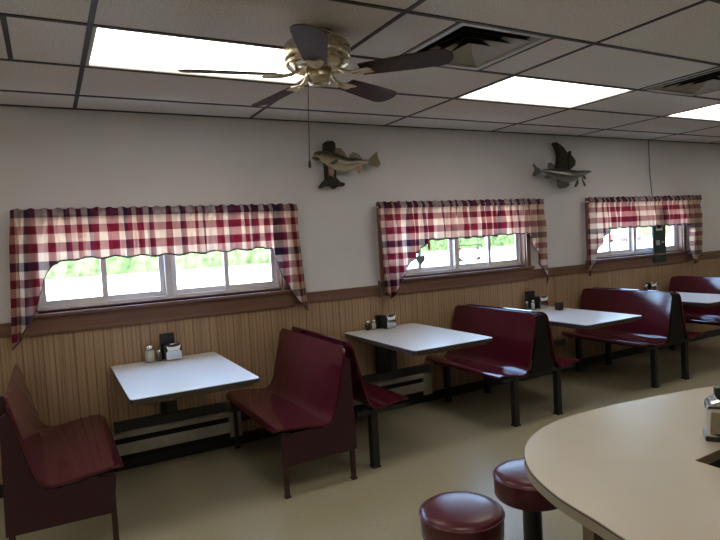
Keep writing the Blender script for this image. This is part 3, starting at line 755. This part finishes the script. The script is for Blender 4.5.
link('base_trim', boxes((-.064, .064, -.054, .054, 0, .018)), M['blackpl'], t, bevel=.004)
bm = bmesh.new(); prism(bm, [(-.045, .03), (.045, .03), (.045, .105), (-.045, .105)], 'y', -.0545, -.0502); link('face_plate', bm, M['counterband'], t, bevel=.002)  # beige plate: the counter's reflection in the chrome front, put in as colour
link('top_clip', boxes((-.03, .05, -.02, .03, .15, .185)), M['blackpl'], t, bevel=.006)
link('shoulder_trim', boxes((-.056, .056, -.056, .056, .118, .126)), M['blackpl'], t, bevel=.003)

# stools
def stool():
    t = thing('counter_stool', 'round maroon vinyl counter stool nearest the bottom edge, lighter red side', 'stool', (1.125, -2.545, 0))
    R0 = .165
    bm = bmesh.new(); lathe(bm, [(0, .458), (.06, .457), (.12, .453), (.150, .446), (.161, .438), (.165, .430)], n=48); link('seat_top', bm, M['stoolseat'], t, smooth=True)
    bm = bmesh.new(); tube(bm, [(R0*math.cos(a), R0*math.sin(a), .430) for a in [2*PI*k/48 for k in range(49)]], .0042, 8, False); link('piping', bm, M['stoolseat'], t, smooth=True)
    bm = bmesh.new(); lathe(bm, [(.163, .430), (.164, .40), (.162, .345), (.155, .335), (0, .335)], n=48); link('seat_band', bm, M['stoolseat'], t, smooth=True)
    bm = bmesh.new(); lathe(bm, [(0, .335), (.09, .335), (.09, .325), (.045, .315), (.042, .30), (.042, .035), (.06, .02), (0, .02)], n=28); link('pedestal', bm, M['stoolpole'], t, smooth=True)
    bm = bmesh.new(); lathe(bm, [(0, .035), (.05, .035), (.085, .022), (.105, .008), (.107, 0), (0, 0)], n=32); link('floor_flange', bm, M['stoolpole'], t, smooth=True)
    return t
s1 = stool(); s2 = copy_tree(s1); s2.location = (1.595, -2.452, 0)
s2['label'] = 'round maroon vinyl counter stool tucked beside the rounded counter end, black pedestal'

# ------------------------------------------------------------------ outside
GZ = -.35
struct(link('ground', boxes((-80, 160, .16, 40, GZ-.2, GZ)), M['lot']))
struct(link('ground_road', boxes((-80, 160, 40, 46, GZ-.2, GZ-.02)), M['asphalt']))
struct(link('ground_grass', boxes((-80, 160, 46, 120, GZ-.2, GZ+.02)), M['grass']))
from mathutils import noise as mnoise
def hedge(name, label, x0, x1, y, h, depth, mat, seed):
    t = bpy.data.objects.new
    bm = bmesh.new(); nx = int((x1-x0)/.55); nz = 16; g = []
    for i in range(nx+1):
        x = x0+(x1-x0)*i/nx; row = []
        hh = h*(1+.28*mnoise.noise(Vector((x*.16, seed, 0)))+.14*mnoise.noise(Vector((x*.7, seed, 3))))
        for j in range(nz+1):
            a = PI*j/nz
            n_ = mnoise.noise(Vector((x*.45, j*.55, seed)))*.55+mnoise.noise(Vector((x*1.3, j*1.4, seed+5)))*.35
            row.append(bm.verts.new((x-x0+random.uniform(-.12, .12), -math.cos(a)*depth*(1+.3*n_), max(0, math.sin(a)**.6*hh*(1+.16*n_)))))
        g.append(row)
    for p, q in zip(g, g[1:]):
        for j in range(nz): bm.faces.new((p[j], q[j], q[j+1], p[j+1]))
    bm.faces.new(g[0]); bm.faces.new(g[-1])
    o = link(name, bm, mat); o.location = (x0, y, GZ); return tag(o, label, 'hedge')
leaf2 = plain('leaves_light', (.050, .078, .034), .9, var=.55, scale=1.5, spec=.1)
hedge('hedge', 'bright green roadside hedge seen through the left window, across the road', -22, 24, 51, 3.6, 1.6, leaf2, 2.2)
hedge('hedge', 'green roadside hedge seen through the middle window, across the road', 25, 58, 52, 3.8, 1.7, M['leaf'], 7.7)
hedge('hedge', 'distant green hedge seen through the right window', 59, 130, 53, 4.4, 1.8, leaf2, 11.3)
hedge('tree_line', 'darker line of tall foliage behind the roadside hedges', -40, 150, 66, 9, 3, M['leaf'], 17.3)
# parked car across the lot
t = thing('parked_car', 'small red car parked outside beyond the right window', 'car', (56.0, 37.0, GZ), None, math.radians(0))
bm = bmesh.new(); prism(bm, [(-2.1, .3), (2.1, .3), (2.15, .75), (1.3, .92), (.75, 1.38), (-.9, 1.40), (-1.5, .98), (-2.12, .9)], 'y', -.82, .82); body = link('body', bm, M['carred'], t, bevel=.08)
bm = bmesh.new(); prism(bm, [(1.05, .95), (.68, 1.30), (-.82, 1.32), (-1.2, .98)], 'y', -.835, .835); link('side_windows', bm, M['carglass'], t)
for x in (-1.35, 1.35):
    for y in (-.75, .75):
        bm = bmesh.new(); lathe(bm, [(0, -.1), (.28, -.1), (.32, -.07), (.32, .07), (.28, .1), (0, .1)], n=24); bm.transform(Matrix.Translation((x, y, .32)) @ Matrix.Rotation(PI/2, 4, 'X')); link('wheel', bm, M['tyre'], t)

# ------------------------------------------------------------------ light
w = bpy.data.worlds.new('World'); bpy.context.scene.world = w; w.use_nodes = True
nt = w.node_tree; bg = nt.nodes['Background']
sky = nt.nodes.new('ShaderNodeTexSky'); sky.sky_type = 'NISHITA'; sky.sun_disc = False
sky.sun_elevation = math.radians(48); sky.sun_rotation = math.radians(200); sky.dust_density = 2.0
L(nt, sky.outputs[0], bg.inputs[0]); bg.inputs[1].default_value = 4.5
sun = bpy.data.lights.new('sun', 'SUN'); sun.energy = 36; sun.angle = math.radians(1); sun.color = (1, .96, .92)
so = bpy.data.objects.new('sun', sun); C.objects.link(so)
d = Vector((.70, .14, -.80)); so.rotation_euler = d.to_track_quat('-Z', 'Y').to_euler()
so.location = (0, -20, 20)

# ------------------------------------------------------------------ camera
cam = bpy.data.cameras.new('camera'); co = bpy.data.objects.new('camera', cam); C.objects.link(co)
yaw, pitch, roll = .49990, -.05360, -.05620
f = Vector((math.sin(yaw)*math.cos(pitch), math.cos(yaw)*math.cos(pitch), math.sin(pitch)))
r = Vector((math.cos(yaw), -math.sin(yaw), 0)); u = r.cross(f)
r2 = r*math.cos(roll)+u*math.sin(roll); u2 = -r*math.sin(roll)+u*math.cos(roll)
co.matrix_world = Matrix(((r2.x, u2.x, -f.x, -.2364), (r2.y, u2.y, -f.y, -4.3127), (r2.z, u2.z, -f.z, 1.53), (0, 0, 0, 1)))
cam.sensor_width = 36; cam.sensor_fit = 'HORIZONTAL'; cam.lens = 569.845/720*36; cam.clip_start = .05; cam.clip_end = 500
sc = bpy.context.scene; sc.camera = co
sc.view_settings.view_transform = 'Standard'; sc.view_settings.look = 'None'; sc.view_settings.gamma = 1
sc.view_settings.exposure = .15; sc.view_settings.use_curve_mapping = False
